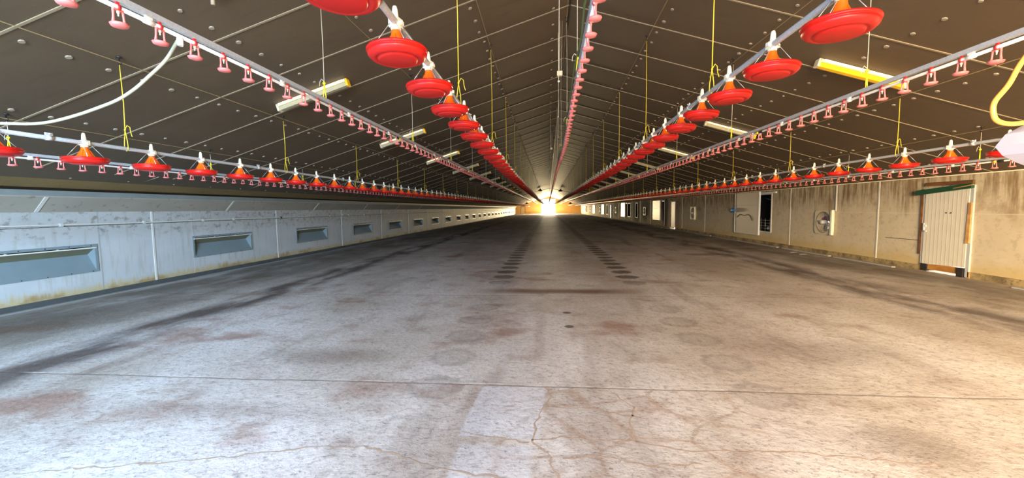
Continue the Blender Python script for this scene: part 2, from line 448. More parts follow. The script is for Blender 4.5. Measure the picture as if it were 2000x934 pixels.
for pts, wd in (([(-3.3, 2.08), (-2.2, 2.3), (-1.62, 2.46), (-1.25, 2.5), (-.9, 2.38), (-.55, 2.28), (-.1, 2.22)], .008),
                ([(-.04, 3.48), (.02, 3.3), (-.06, 3.1), (-.1, 2.85), (-.12, 2.64), (-.02, 2.5), (.05, 2.3), (.1, 2.1)], .009),
                ([(-.63, 2.72), (-.4, 2.66), (-.14, 2.62)], .008), ([(0, 3.12), (.3, 3.13), (.62, 3.02), (.75, 2.98)], .009),
                ([(.52, 3.48), (.6, 3.3), (.68, 3.15), (.62, 2.98), (.58, 2.78), (.6, 2.66)], .007),
                ([(-.12, 2.64), (.1, 2.7), (.3, 2.68), (.58, 2.68), (.9, 2.6), (1.6, 2.62), (2.4, 2.55)], .007),
                ([(.1, 2.46), (.35, 2.5), (.6, 2.42), (.95, 2.46)], .007), ([(1.5, 3.62), (2.6, 3.6), (3.8, 3.52), (5.2, 3.44)], .004)):
    ribbon(pts, wd).build('crack', M['crack'], floor)

# wall with rectangular holes: x0..x1 thick, holes (y0,y1,z0,z1)
def holed_wall(x0, x1, z0, z1, holes, ya=Y0, yb=Y1):
    b = MB(); ys = sorted({ya, yb} | {h[0] for h in holes} | {h[1] for h in holes})
    for a, c in zip(ys, ys[1:]):
        cuts = sorted((h[2], h[3]) for h in holes if h[0] <= a + 1e-6 and h[1] >= c - 1e-6); z = z0
        for p, q in cuts:
            if p > z: b.box(x0, x1, a, c, z, p)
            z = max(z, q)
        if z < z1: b.box(x0, x1, a, c, z, z1)
    return b

inlets = [9.79 + 4.4 * k for k in range(-1, 24)]
b = holed_wall(XL - .45, XL, -.02, 1.65, [(y + .03, y + 2.11, .43, .955) for y in inlets])
wall_l = struct(b.build('wall_left', M['wall_l']), 'dirty white panelled left wall with low air inlets', 'wall')
b = MB().prism([(XL - .45, 1.65), (XL, 1.65), (-9.16, 1.93), (-9.16, 1.95), (XL - .45, 1.95)], Y0, Y1)
b.build('soffit_panel', M['soffit'], wall_l)
MB().box(-9.6, -9.15, Y0, Y1, 1.95, 2.05).build('grey_band', M['band'], wall_l)
MB().box(-9.8, -9.40, Y0, Y1, 2.05, 2.11).build('shadow_gap', M['dark'], wall_l)
b = MB().prism([(-9.14, 2.10), (-8.72, 2.28), (-8.32, cz(-8.32)), (-8.32, cz(-8.32) + .05), (-9.8, cz(-8.32) + .05), (-9.8, 2.10)], Y0, Y1)
b.build('fascia_board', M['fascia'], wall_l)
f_ = MB()
for k in range(40):
    y = 4.6 + 1.02 * k
    f_.ball((-8.72, y, 2.27), .022, 0, 6, .6)
    if k % 3 == 0: f_.tube([(-8.70, y + .3, 2.286), (-8.33, y + .3, 2.386)], .012, 5)
    if k % 2: f_.tube([(-8.73, y, 2.272), (-8.73, y + .9, 2.272)], .006, 4)
f_.build('fixing_plate', M['strip'], wall_l)
MB().box(XL - .3, XL + .01, Y0, Y1, -.14, -.0).build('plinth', M['plinth_l'], wall_l)
MB().prism([(-9.16, -.12), (-9.04, -.12), (-9.05, -.075), (-9.15, -.07)], Y0, Y1).build('screed_edge', M['curb'], wall_l)
n_ = 1
for k in range(-1, 25):
    y = 8.74 + 4.4 * k
    t = MB().box(XL - .002, XL + .012, y - .022, y + .022, .0, 1.648)
    y2 = y - 2.16
    t.add([(XL + .012, y2 - .03, 1.652), (XL + .012, y2 + .03, 1.652), (-9.152, y2 + .03, 1.925), (-9.152, y2 - .03, 1.925),
           (XL - .01, y2 - .03, 1.662), (XL - .01, y2 + .03, 1.662), (-9.174, y2 + .03, 1.935), (-9.174, y2 - .03, 1.935)],
          [(0, 1, 2, 3), (0, 4, 5, 1), (3, 2, 6, 7), (0, 3, 7, 4), (1, 5, 6, 2), (4, 7, 6, 5)])
    struct(t.build('trim_%d' % n_, M['wstrip'])); n_ += 1

RH = [(9.96, 11.02, -.02, 1.92), (14.33, 15.13, .67, 1.33), (18.10, 19.25, .46, 2.06), (26.95, 27.75, .82, 1.48), (30.95, 32.25, 0, 1.95),
      (40.2, 41.0, .85, 1.5), (43.7, 44.7, .5, 2.0), (47.4, 49.0, .5, 2.0), (57.0, 57.8, .8, 1.6), (61.2, 62.2, 0, 1.95), (65.0, 66.4, .5, 2.0),
      (74.2, 75.0, .8, 1.6), (91.2, 92.0, .8, 1.6), (99.0, 100.6, .5, 2.0), (107, 107.8, .8, 1.6)]
b = holed_wall(XR, XR + .12, 0, cz(XR) + .02, RH)
wall_r = struct(b.build('wall_right', M['wall_r']), 'stained cream panelled right wall', 'wall')
pb = holed_wall(XR - .03, XR + .3, -.14, .02, [(9.93, 11.06, -.14, .02), (30.95, 32.25, -.14, .02), (61.2, 62.2, -.14, .02)])
pb.build('plinth', M['plinth'], wall_r)
ed = MB()
yy = 3.0
while yy < 110:
    L = random.uniform(1.2, 3.5)
    if not (yy < 11.1 and yy + L > 9.8): ed.box(XR - .32, XR - .22, yy, yy + L, -.14, -.095 + random.uniform(0, .01))
    yy += L + random.uniform(.05, .5)
ed.build('screed_edge', M['curb'], wall_r)
MB().tube([(XR - .03, Y0, cz(XR) - .01), (XR - .03, 60, cz(XR) - .015), (XR - .03, Y1, cz(XR) - .01)], .014, 6).build('eave_conduit', M['wrope'], wall_r)
for y in (8.0, 12.52, 16.75, 25.35, 29.5, 33.9, 38.3, 42.4, 46.6, 51, 55.2, 59.6, 64, 68.4, 72.8, 77.2, 81.6, 86, 90.4, 94.8, 103.6, 112):
    struct(MB().box(XR - .014, XR + .002, y - .022, y + .022, 0, cz(XR)).build('trim_%d' % n_, M['wstrip'])); n_ += 1
struct(MB().box(XR - .006, XR, 11.18, 12.22, .640, .652).build('trim_%d' % n_, M['black'])); n_ += 1

# ceiling: two slopes with joint strips, washers and a ridge seam
ce = MB()
ce.prism([(XL - .6, cz(XL - .6)), (RX, RZ), (RX, RZ + .12), (XL - .6, cz(XL - .6) + .12)], Y0, Y1)
ce.prism([(RX, RZ), (XR + .6, cz(XR + .6)), (XR + .6, cz(XR + .6) + .12), (RX, RZ + .12)], Y0, Y1)
ceiling = struct(ce.build('ceiling', M['ceil']), 'dark pitched ceiling of boards with pale joint strips', 'ceiling')
js = MB()
k = -3
while 4.72 + 1.212 * k < Y1:
    y = 4.72 + 1.212 * k; k += 1
    for xa, xb in ((-8.4, RX), (RX, XR)):
        h = .014
        js.prism([(xa, cz(xa) - .008), (xb, cz(xb) - .008), (xb, cz(xb) + .01), (xa, cz(xa) + .01)], y - h, y + h)
js.build('joint_strip', M['strip'], ceiling)
ws = MB()
def disc(b, x, y, r=.028, n=8):
    th = math.atan(SL) * (1 if x < RX else -1); d = 1 if x < RX else -1
    c0, s0 = math.cos(th), math.sin(th)
    vs = []
    for hh in (0, .012):
        for q in range(n):
            a = 2 * math.pi * q / n; u_, v_ = r * math.cos(a), r * math.sin(a)
            vs.append((x + u_ * math.cos(math.atan(SL)) , y + v_, cz(x) + u_ * math.cos(math.atan(SL)) * SL * d - hh))
    b.add(vs, [tuple(range(n)), tuple(range(2 * n - 1, n - 1, -1))] + [(q, (q + 1) % n, n + (q + 1) % n, n + q) for q in range(n)])
for x in (-8.0, -6.62, -5.23, -3.86, -2.5, -1.12, .12, .72, 1.90, 3.25, 4.64, 6.04, 7.42, 8.8):
    y = 1.65
    while y < 45:
        disc(ws, x + random.uniform(-.015, .015), y, random.uniform(.022, .032)); y += .405 if x not in (.12, .72) else .6
ws.build('fixing_washer', M['washer'], ceiling)
MB().box(RX - .012, RX + .012, Y0, Y1, RZ - .015, RZ + .01).build('ridge_seam', M['black'], ceiling)

# far end wall with the open doorway
ew = MB(); DX0, DX1, DZ = -1.9, 2.26, 4.27
ew.add([], [])
def xz(b, pts, ya, yb):
    return b.prism(pts, ya, yb)
xz(ew, [(XL - .3, -.2), (DX0, -.2), (DX0, cz(DX0)), (XL - .3, cz(XL - .3))], Y1, Y1 + .2)
xz(ew, [(DX1, -.2), (XR + .3, -.2), (XR + .3, cz(XR + .3)), (DX1, cz(DX1))], Y1, Y1 + .2)
xz(ew, [(DX0, DZ), (DX1, DZ), (DX1, cz(DX1)), (RX, RZ), (DX0, cz(DX0))], Y1, Y1 + .2)
wall_far = struct(ew.build('wall_far', M['end']), 'ochre end wall around the bright open doorway', 'wall')
fr = MB().box(DX0 - .12, DX0, Y1 - .05, Y1 + .2, 0, DZ + .12).box(DX1, DX1 + .12, Y1 - .05, Y1 + .2, 0, DZ + .12).box(DX0, DX1, Y1 - .05, Y1 + .2, DZ, DZ + .12)
d3 = struct(fr.build('door_3', M['motor']), 'bright open far doorway frame', 'door')
dd = MB().box(-7.9, -6.75, Y1 - .06, Y1, 0, 2.1)
d4 = struct(dd.build('door_4', M['cream']), 'pale closed side door in the far end wall', 'door')
MB().box(-8.0, -7.9, Y1 - .07, Y1, 0, 2.2).box(-6.75, -6.65, Y1 - .07, Y1, 0, 2.2).box(-7.9, -6.75, Y1 - .07, Y1, 2.1, 2.2).build('door_frame', M['woodb'], d4)
MB().box(XL, DX0 - .13, Y1 - .02, Y1, -.05, .22).box(DX1 + .13, XR, Y1 - .02, Y1, -.05, .22).build('kick_board', M['cream'], wall_far)
struct(MB().box(-60, 60, -30, 220, -.6, -.41).build('ground', M['ground']), 'pale yard ground outside the shed', 'ground')
MB().box(DX0 - 3, DX1 + 3, Y1 + .2, Y1 + 30, -.42, -.02).build('apron', M['ground'], bpy.data.objects['ground'])
MB().box(XR + .3, XR + 6, -3, Y1, -.42, -.13).build('side_path', M['ground'], bpy.data.objects['ground'])

# ------------------------------------------------------------------ right wall doors
# door_1: ribbed cream door with timber surround
d1 = struct(empty('door_1', (XR, 10.48, 0)), 'cream ribbed door under a green board in the right wall', 'door')
def part(o, kindlabel=None):
    if kindlabel: o['label'] = kindlabel
    return o
def rel(b, o): b.v = [(x - o.location.x, y - o.location.y, z - o.location.z) for x, y, z in b.v]; return b
lf = MB().add([(XR - .05, 9.97, .115), (XR - .05, 11.02, .065), (XR - .05, 11.02, 1.90), (XR - .05, 9.97, 1.93),
               (XR - .01, 9.97, .115), (XR - .01, 11.02, .065), (XR - .01, 11.02, 1.90), (XR - .01, 9.97, 1.93)],
              [(0, 1, 2, 3), (4, 7, 6, 5), (0, 4, 5, 1), (1, 5, 6, 2), (2, 6, 7, 3), (3, 7, 4, 0)])
leaf = rel(lf, d1).build('door_leaf', M['door'], d1)
hb = MB()
for y in (10.36, 10.47): hb.lathe([(.014, 0), (.014, -.012), (.001, -.013)], 10, 0, (XR - .05, y, 1.36), 'x')
rel(hb, d1).build('bolt_head', M['rubber'], leaf)
lt = MB().box(XR - .08, XR - .05, 10.95, 11.03, 1.0, 1.06).box(XR - .09, XR - .06, 10.985, 11.005, .92, 1.10).box(XR - .085, XR - .05, 10.93, 10.99, .88, .91)
rel(lt, d1).build('door_latch', M['galv'], d1, bevel=.004)
rel(MB().box(XR - .035, XR + .02, 11.02, 11.09, .04, 1.96), d1).build('door_jamb', M['galv'], d1)
rel(MB().box(XR - .04, XR + .02, 9.89, 9.97, -.1, 2.0), d1).build('door_jamb', M['galv'], d1)
rel(MB().box(XR - .045, XR + .01, 11.09, 11.15, .3, 1.95), d1).build('timber_trim', M['woodb'], d1)
rel(MB().add([(XR - .075, 9.90, .68), (XR - .075, 9.98, .66), (XR - .075, 9.955, 1.60), (XR - .075, 9.89, 1.60),
              (XR - .04, 9.90, .68), (XR - .04, 9.98, .66), (XR - .04, 9.955, 1.60), (XR - .04, 9.89, 1.60)],
             [(0, 1, 2, 3), (4, 7, 6, 5), (0, 4, 5, 1), (1, 5, 6, 2), (2, 6, 7, 3), (3, 7, 4, 0)]), d1).build('timber_trim', M['wood'], d1)
rel(MB().box(XR - .05, XR, 9.92, 11.06, 2.02, 2.11), d1).build('door_lintel', M['woodb'], d1)
rel(MB().box(XR - .03, XR + .0, 10.05, 10.92, -.062, .09), d1).build('kick_board', M['woody'], d1)
rel(MB().box(XR - .06, XR + .01, 10.88, 11.04, -.10, .075), d1).build('rubber_block', M['rubber'], d1)
rel(MB().box(XR - .06, XR + .01, 10.0, 10.14, -.125, .09), d1).build('rubber_block', M['rubber'], d1)
rel(MB().box(XR - .04, XR + .01, 11.04, 11.09, -.13, .07), d1).build('timber_trim', M['wood'], d1)
rel(MB().box(XR - .04, XR + .01, 9.86, 9.91, -.13, .02), d1).build('timber_trim', M['wood'], d1)
gb = MB()
gb.add([(XR - .13, 9.86, 1.925), (XR - .13, 11.22, 1.80), (XR - .13, 11.24, 1.84), (XR - .13, 11.22, 1.92), (XR - .13, 9.86, 2.04),
        (XR - .06, 9.86, 1.925), (XR - .06, 11.22, 1.80), (XR - .06, 11.24, 1.84), (XR - .06, 11.22, 1.92), (XR - .06, 9.86, 2.04)],
       [(0, 1, 2, 3, 4), (9, 8, 7, 6, 5), (0, 5, 6, 1), (1, 6, 7, 2), (2, 7, 8, 3), (3, 8, 9, 4), (4, 9, 5, 0)])
tag(gb.build('green_board', M['green'], bevel=.006), 'dark green board nailed across the top of the cream door', 'board')
tag(MB().add([(XR - .15, 9.80, 1.985), (XR - .15, 10.25, 1.925), (XR - .15, 10.25, 1.94), (XR - .15, 9.80, 2.01),
              (XR - .132, 9.80, 1.985), (XR - .132, 10.25, 1.925), (XR - .132, 10.25, 1.94), (XR - .132, 9.80, 2.01)],
             [(0, 1, 2, 3), (4, 7, 6, 5), (0, 4, 5, 1), (1, 5, 6, 2), (2, 6, 7, 3), (3, 7, 4, 0)]).build('timber_slat', M['wood']),
    'thin pale timber slat fixed over the right end of the green board', 'slat')

# door_2: half open door further down, with bright daylight
def side_door(n, y0, y1, label):
    d = struct(empty('door_%d' % n, (XR, (y0 + y1) / 2, 0)), label, 'door')
    rel(MB().box(XR - .04, XR + .05, y0 - .08, y0, 0, 2.03).box(XR - .04, XR + .05, y1, y1 + .08, 0, 2.03).box(XR - .04, XR + .05, y0, y1, 1.95, 2.03), d).build('door_frame', M['woodb'], d)
    rel(MB().box(XR - .09, XR - .045, y0 - .02, y0 + (y1 - y0) * .62, .04, 1.93), d).build('door_leaf', M['panelw'], d)
side_door(2, 30.95, 32.25, 'pale grey door standing ajar in the right wall')
side_door(5, 61.2, 62.2, 'narrow far side door ajar in the right wall, beyond the second dark fan')

# windows / hatches
def hatch(n, y0, y1, z0, z1, label, grille=False):
    wn = struct(empty('window_%d' % n, (XR, (y0 + y1) / 2, z0)), label, 'window')
    t = .05
    rel(MB().box(XR - .03, XR + .12, y0 - t, y0, z0 - t, z1 + t).box(XR - .03, XR + .12, y1, y1 + t, z0 - t, z1 + t)
        .box(XR - .03, XR + .12, y0, y1, z0 - t, z0).box(XR - .03, XR + .12, y0, y1, z1, z1 + t), wn).build('window_frame', M['wstrip'], wn)
    rel(MB().box(XR + .50, XR + .53, y0 - .5, y1 + .8, z0 - .3, z1 + .3).box(XR + .12, XR + .5, y0 - .5, y1 + .8, z1 + .28, z1 + .3)
        .box(XR + .12, XR + .5, y1 + .76, y1 + .8, z0 - .3, z1 + .3).box(XR + .12, XR + .5, y0 - .54, y0 - .5, z0 - .3, z1 + .3)
        .box(XR + .12, XR + .5, y0 - .5, y1 + .8, z0 - .32, z0 - .3), wn).build('fan_cowl', M['dark'], wn)
    if grille:
        g = MB()
        for k in range(4): g.tube([(XR + .04, y0, z0 + .12 + .12 * k), (XR + .04, y1, z0 + .12 + .12 * k)], .008, 5)
        for k in range(3): g.tube([(XR + .05, y0 + .2 + .35 * k, z0), (XR + .05, y0 + .2 + .35 * k, z0 + .55)], .006, 5)
        g.ball((XR + .16, y0 + .45, z0 + .12), .09)
        rel(g, wn).build('guard_grille', M['wire'], wn)
        rel(MB().tube([(XR + .2, y0, z1 - .3), (XR + .2, y1, z1 - .1)], .01, 5), wn).build('stay_rod', M['galv'], wn)
hatch(1, 18.10, 19.25, .46, 2.06, 'dark fan hatch half covered by the near sliding panel', True)
hatch(2, 43.7, 44.7, .5, 2.0, 'soot blackened hatch just beyond the third fan')
hatch(3, 47.4, 49.0, .5, 2.0, 'dark framed hatch right before the bright distant panel')
hatch(4, 65.0, 66.4, .5, 2.0, 'small dark framed hatch far down the right wall')
hatch(5, 99.0, 100.6, .5, 2.0, 'tiny dark hatch close to the far end of the right wall')

def sliding_panel(y0, y1, z0, z1, mat, label, mark=False, rail=None, ribs=False):
    p = tag(empty('sliding_panel', (XR - .08, (y0 + y1) / 2, z0)), label, 'panel', None)
    rel(MB().box(XR - .10, XR - .05, y0, y1, z0, z1), p).build('panel_sheet', mat, p)
    e_ = MB().box(XR - .115, XR - .04, y0 - .035, y0, z0 - .01, z1 + .01).box(XR - .115, XR - .04, y1, y1 + .02, z0 - .01, z1).box(XR - .11, XR - .04, y0, y1, z0 - .02, z0)
    rel(e_, p).build('edge_trim', M['panelw'], p)
    rel(MB().box(XR - .102, XR - .1, y0, y1, z0 + (z1 - z0) * .69, z0 + (z1 - z0) * .695), p).build('seam', M['strip'], p)
    if ribs:
        g = MB()
        for k in range(6): g.box(XR - .104, XR - .1, y0 + .1, y1 - .1, z0 + .15 + .17 * k, z0 + .165 + .17 * k)
        for k in range(3): g.box(XR - .106, XR - .1, y0 + .7 + .5 * k, y0 + .95 + .5 * k, z0 + .95, z0 + 1.02)
        for k in range(2): g.box(XR - .106, XR - .1, y0 + .7 + .6 * k, y0 + .9 + .6 * k, z0 + 1.25, z0 + 1.29)
        rel(g, p).build('rib', M['alu'], p)
    if mark:
        ml = [(21.0, 1.02), (20.85, 1.12), (20.68, 1.17), (20.45, 1.145), (20.2, 1.13), (20.0, 1.16), (19.85, 1.165), (19.7, 1.12), (19.6, 1.02), (19.5, .90)]
        V = []
        for i, (y, z) in enumerate(ml):
            V += [(XR - .1015, y, z - .018), (XR - .1015, y, z + .018)]
        # dense spline
        pts = [Vector((XR - .102, y, z)) for y, z in ml]
        rel(MB().tube(pts, .016, 6), p).build('drawn_mark', M['rubber'], p)
    if rail:
        rel(MB().box(XR - .06, XR, rail[0], rail[1], z1 - .10, z1 - .03), p).build('top_rail', M['panelw'], p)
    return p
sliding_panel(18.95, 21.22, .27, 2.20, M['panel'], 'large beige sliding panel with a wavy dark line drawn on it', True, (17.72, 21.2))
sliding_panel(34.9, 37.3, .47, 2.13, M['panelw'], 'silvery ribbed sliding panel beyond the door standing ajar', rail=(33.8, 37.3), ribs=True)
sliding_panel(50.4, 53.0, .45, 2.13, M['panelw'], 'bright white sliding panel between the framed hatch and the sooty fan', rail=(49.5, 53), ribs=False)
sliding_panel(69, 71.8, .45, 2.13, M['panelw'], 'distant white sliding panel right after the small framed hatch')
sliding_panel(82.5, 85.5, .45, 2.13, M['panelw'], 'far white sliding panel between two tiny fans')
sliding_panel(102.5, 105.5, .45, 2.13, M['panelw'], 'farthest white sliding panel, nearest the ochre end wall')

# exhaust fans in the right wall
def fan(y, z, label, near=False, group=None):
    f = tag(empty('exhaust_fan', (XR, y, z)), label, 'fan', group)
    n = 32; R_, W_, H_ = .36, .46, .40
    b = MB(); vs = []
    for x in (-.05, .02):
        for k in range(n):
            a = 2 * math.pi * k / n; vs.append((x, R_ * math.cos(a), R_ * math.sin(a)))
        for k in range(n):
            a = 2 * math.pi * k / n; c_, s_ = math.cos(a), math.sin(a); t = min(W_ / max(abs(c_), 1e-6), H_ / max(abs(s_), 1e-6))
            vs.append((x, c_ * t, s_ * t))
    fs = []
    for k in range(n):
        k2 = (k + 1) % n
        fs += [(k, k2, n + k2, n + k), (2 * n + k2, 2 * n + k, 3 * n + k, 3 * n + k2), (n + k, n + k2, 3 * n + k2, 3 * n + k), (k2, k, 2 * n + k, 2 * n + k2)]
    b.add(vs, fs); b.build('fan_housing', M['fanhouse'], f)
    MB().lathe([(R_, -.05), (R_ + .01, -.06), (R_ - .015, -.05), (R_ - .02, .22), (R_ - .06, .30)], 32, 0, axis='x').build('fan_ring', M['fanin'], f)
    if near: MB().box(-.115, -.03, -.50, -.42, -.42, .42).build('shutter_channel', M['cap'], f, bevel=.006)
    mb = MB().lathe([(.001, -.10), (.05, -.10), (.07, -.08), (.07, .06), (.05, .08), (.001, .08)], 16, 0, (0, .06, 0), 'x')
    mb.tube([(0, .06, 0), (-.01, .37, .03)], .03, 8).tube([(.02, .06, 0), (.05, -.36, .12)], .012, 6).tube([(.02, .06, 0), (.05, -.30, -.2)], .012, 6)
    mb.build('fan_motor', M['motor'], f)
    for k in range(5):
        a = 2 * math.pi * k / 5 + .5; b = MB(); vs = []
        for (r, wv, tw) in ((.07, .05, .06), (.18, .11, .05), (.30, .14, .035), (.335, .08, .03)):
            for sgn in (-1, 1):
                aa = a + sgn * wv / r / 2 if r > .1 else a + sgn * .35
                for th in (0, .006): vs.append((.13 + sgn * tw + th, r * math.cos(aa), r * math.sin(aa)))
        fs = []
        for i in range(3):
            o_ = 4 * i
            fs += [(o_, o_ + 2, o_ + 6, o_ + 4), (o_ + 1, o_ + 5, o_ + 7, o_ + 3), (o_, o_ + 4, o_ + 5, o_ + 1), (o_ + 2, o_ + 3, o_ + 7, o_ + 6)]
        fs += [(0, 1, 3, 2), (12, 14, 15, 13)]
        b.add(vs, fs); b.build('fan_blade', M['purple'] if k in (0, 2, 3, 4) else M['fanin'], f)
    g = MB()
    for r in (.20,): g.tube([(-.052, r * math.cos(2 * math.pi * k / 24), r * math.sin(2 * math.pi * k / 24)) for k in range(25)], .0022, 4)
    for k in range(4):
        a = math.pi * k / 4; g.tube([(-.054, -.35 * math.cos(a), -.35 * math.sin(a)), (-.054, .35 * math.cos(a), .35 * math.sin(a))], .002, 4)
    g.build('fan_guard', M['wire'], f)
    # gravity shutter slats outside, partly open
    s = MB()
    for k in range(3):
        zz = -.36 + .13 * k; s.add([(.34, -.42, zz), (.34, .42, zz), (.40, .42, zz + .085), (.40, -.42, zz + .085), (.345, -.42, zz), (.345, .42, zz), (.405, .42, zz + .085), (.405, -.42, zz + .085)],
                                  [(0, 1, 2, 3), (7, 6, 5, 4), (0, 4, 5, 1), (1, 5, 6, 2), (2, 6, 7, 3), (3, 7, 4, 0)])
    s.build('shutter_slat', M['fanin'], f)
    return f
fan(14.75, .99, 'square cream exhaust fan with purple blades, nearest in the right wall', True)
fan(27.33, 1.15, 'exhaust fan between the large beige panel and the door ajar', True)
fan(40.6, 1.18, 'soot blackened exhaust fan beyond the silvery ribbed panel')
fan(57.4, 1.2, 'sooty exhaust fan just beyond the bright white panel')
fan(74.6, 1.2, 'small distant exhaust fan past the distant white panel')
fan(91.6, 1.2, 'tiny exhaust fan beyond the far white panel')
fan(107.4, 1.2, 'farthest exhaust fan beside the ochre end wall')
tag(MB().box(-.015, .015, -.018, .018, -.43, .43).build('conduit', M['wstrip'], None, (XR - .03, 14.2, 1.80)), 'white cable conduit running up from the nearest exhaust fan', 'conduit')
bb = MB()
for i in range(7): bb.ball((random.uniform(-.05, .0), random.uniform(-.14, .14), random.uniform(-.1, .1)), random.uniform(.06, .1), 0, 7)
tag(bb.build('plastic_bag', M['blue'], None, (XR - .105, 21.40, 1.42)), 'crumpled blue plastic bag stuck beside the large beige panel', 'bag')
for i, (x, y, l) in enumerate(((8.2, 13.6, 'white paper scrap on the floor, nearer one below the first fan'), (8.25, 14.2, 'white paper scrap on the floor, farther one below the first fan'),
                              (8.3, 27.9, 'tiny white flake standing in for light under the door ajar'))):  # the last is a white flake put in for light under the door
    zf = 0 if x < 8.2 else -.03 * (x - 8.2) / .5
    b = MB(); P = [(-.12, -.05), (.02, -.07), (.13, .0), (.06, .07), (-.09, .05)]
    b.add([(p, q, .004 + .01 * (k % 2)) for k, (p, q) in enumerate(P)] + [(p, q, .0 + .01 * (k % 2)) for k, (p, q) in enumerate(P)],
          [(0, 1, 2, 3, 4), (9, 8, 7, 6, 5)] + [(k, 5 + k, 5 + (k + 1) % 5, (k + 1) % 5) for k in range(5)])
    tag(b.build('paper_or_light_patch', M['paper'], None, (x, y, zf)), l, 'scrap')

# ------------------------------------------------------------------ left wall inlets
def make_inlet():
    t = empty('air_inlet', (XL, 0, 0)); L = 2.14; z0, z1 = .405, .985
    f = MB().box(0, .012, 0, L, z1 - .05, z1).box(0, .012, 0, L, z0, z0 + .045).box(0, .012, 0, .05, z0 + .045, z1 - .05).box(0, .012, L - .05, L, z0 + .045, z1 - .05)
    f.build('inlet_frame', M['inlet'], t)
    sme = MB().lathe([(.009, .012), (.009, .017), (.001, .018)], 8, 0, (0, 0, 0), 'x').mesh('screw', M['rubber'])
    for k in range(6):
        for z in (z0 + .02, z1 - .025): mobj('screw', sme, t, (0, .12 + .38 * k, z))
    za, zb, d, zap = z1 - .085, z0 + .045, -.17, z0 + .36
    # sloping lower sheet, flap above, triangular cheeks
    b = MB().add([(0, .05, zb), (0, L - .05, zb), (d, L - .05, zap), (d, .05, zap), (-.004, .05, zb - .006), (-.004, L - .05, zb - .006), (d - .006, L - .05, zap - .006), (d - .006, .05, zap - .006)],
                 [(0, 1, 2, 3), (7, 6, 5, 4), (0, 4, 5, 1), (1, 5, 6, 2), (2, 6, 7, 3), (3, 7, 4, 0)])
    b.build('inlet_chute', M['inlet'], t)
    b = MB().add([(.005, .05, za), (.005, L - .05, za), (d, L - .05, zap), (d, .05, zap), (.005, .05, za + .012), (.005, L - .05, za + .012), (d, L - .05, zap + .012), (d, .05, zap + .012)],
                 [(0, 3, 2, 1), (4, 5, 6, 7), (0, 1, 5, 4), (1, 2, 6, 5), (2, 3, 7, 6), (3, 0, 4, 7)])
    fl_ = b.build('inlet_flap', M['inletd'], t)
    MB().box(.0, .03, .03, L - .03, za - .004, za + .018).build('flap_edge', M['lip'], fl_)
    for y in (.05, L - .05):
        MB().prism([(.004, zb), (.004, za), (d, zap)], y - .004, y + .004).build('inlet_cheek', M['inlet'], t)
    MB().box(-.30, -.28, .03, L - .03, zb, z1 - .03).build('back_sheet', M['dark'], t)
    hme = MB().tube([(.014, 0, z1 - .055), (.02, 0, za + .015)], .006, 6).box(.012, .022, -.02, .02, za + .012, za + .026).mesh('flap_hanger', M['lip'])
    for y in (.7, 1.45): mobj('flap_hanger', hme, t, (0, y, 0))
    return t
p0 = make_inlet()
for i, y in enumerate(inlets):
    o = p0 if i == 0 else copy_tree(p0)
    o.location = (XL, y, 0)
    lab = 'blue grey air inlet low in the left wall, %s from the front' % ordn(i)
    tag(o, lab, 'air inlet', 'air inlets along the left wall')

pp = MB().tube([(XL + .03, 1, 1.43)] + [(XL + .03, y, 1.40 + .008 * math.sin(y * 1.3)) for y in [2 + k for k in range(0, 30)]] + [(XL + .03, 110, 1.40)], .016, 8)
wp = tag(pp.build('wall_pipe', M['wstrip']), 'thin whitewashed pipe running along the left wall above the inlets', 'pipe')
cl_ = MB()
for k in range(14): cl_.box(XL, XL + .05, 6.9 + 1.07 * k * (1.0 + .5 * (k % 3)), 6.95 + 1.07 * k * (1.0 + .5 * (k % 3)), 1.37, 1.43)
cl_.build('pipe_clip', M['motor'], wp)
tag(MB().tube([(XL + .02, 1, 1.345), (XL + .02, 8, 1.372), (XL + .02, 30, 1.368), (XL + .02, 100, 1.37)], .004, 5).build('wall_cable', M['black']),
    'thin black cable along the left wall just under the pipe', 'cable')

# ------------------------------------------------------------------ feed lines
def lerpx(x0, dx): return lambda y: x0 + dx * (min(max(y, 1.5), 12) - 4)
SP = .7338
FEED = {  # name: (x(y), pan height, first pan y)
    'inner left': (lerpx(-.963, -.0174), 2.590, 2.5286), 'inner right': (lerpx(1.705, .0193), 2.622, 2.5419),
    'outer left': (lerpx(-4.945, -.0099), 2.1855, 3.9236), 'outer right': (lerpx(5.784, -.0043), 2.2184, 6.3641)}
PH = .180     # pipe axis above pan rim

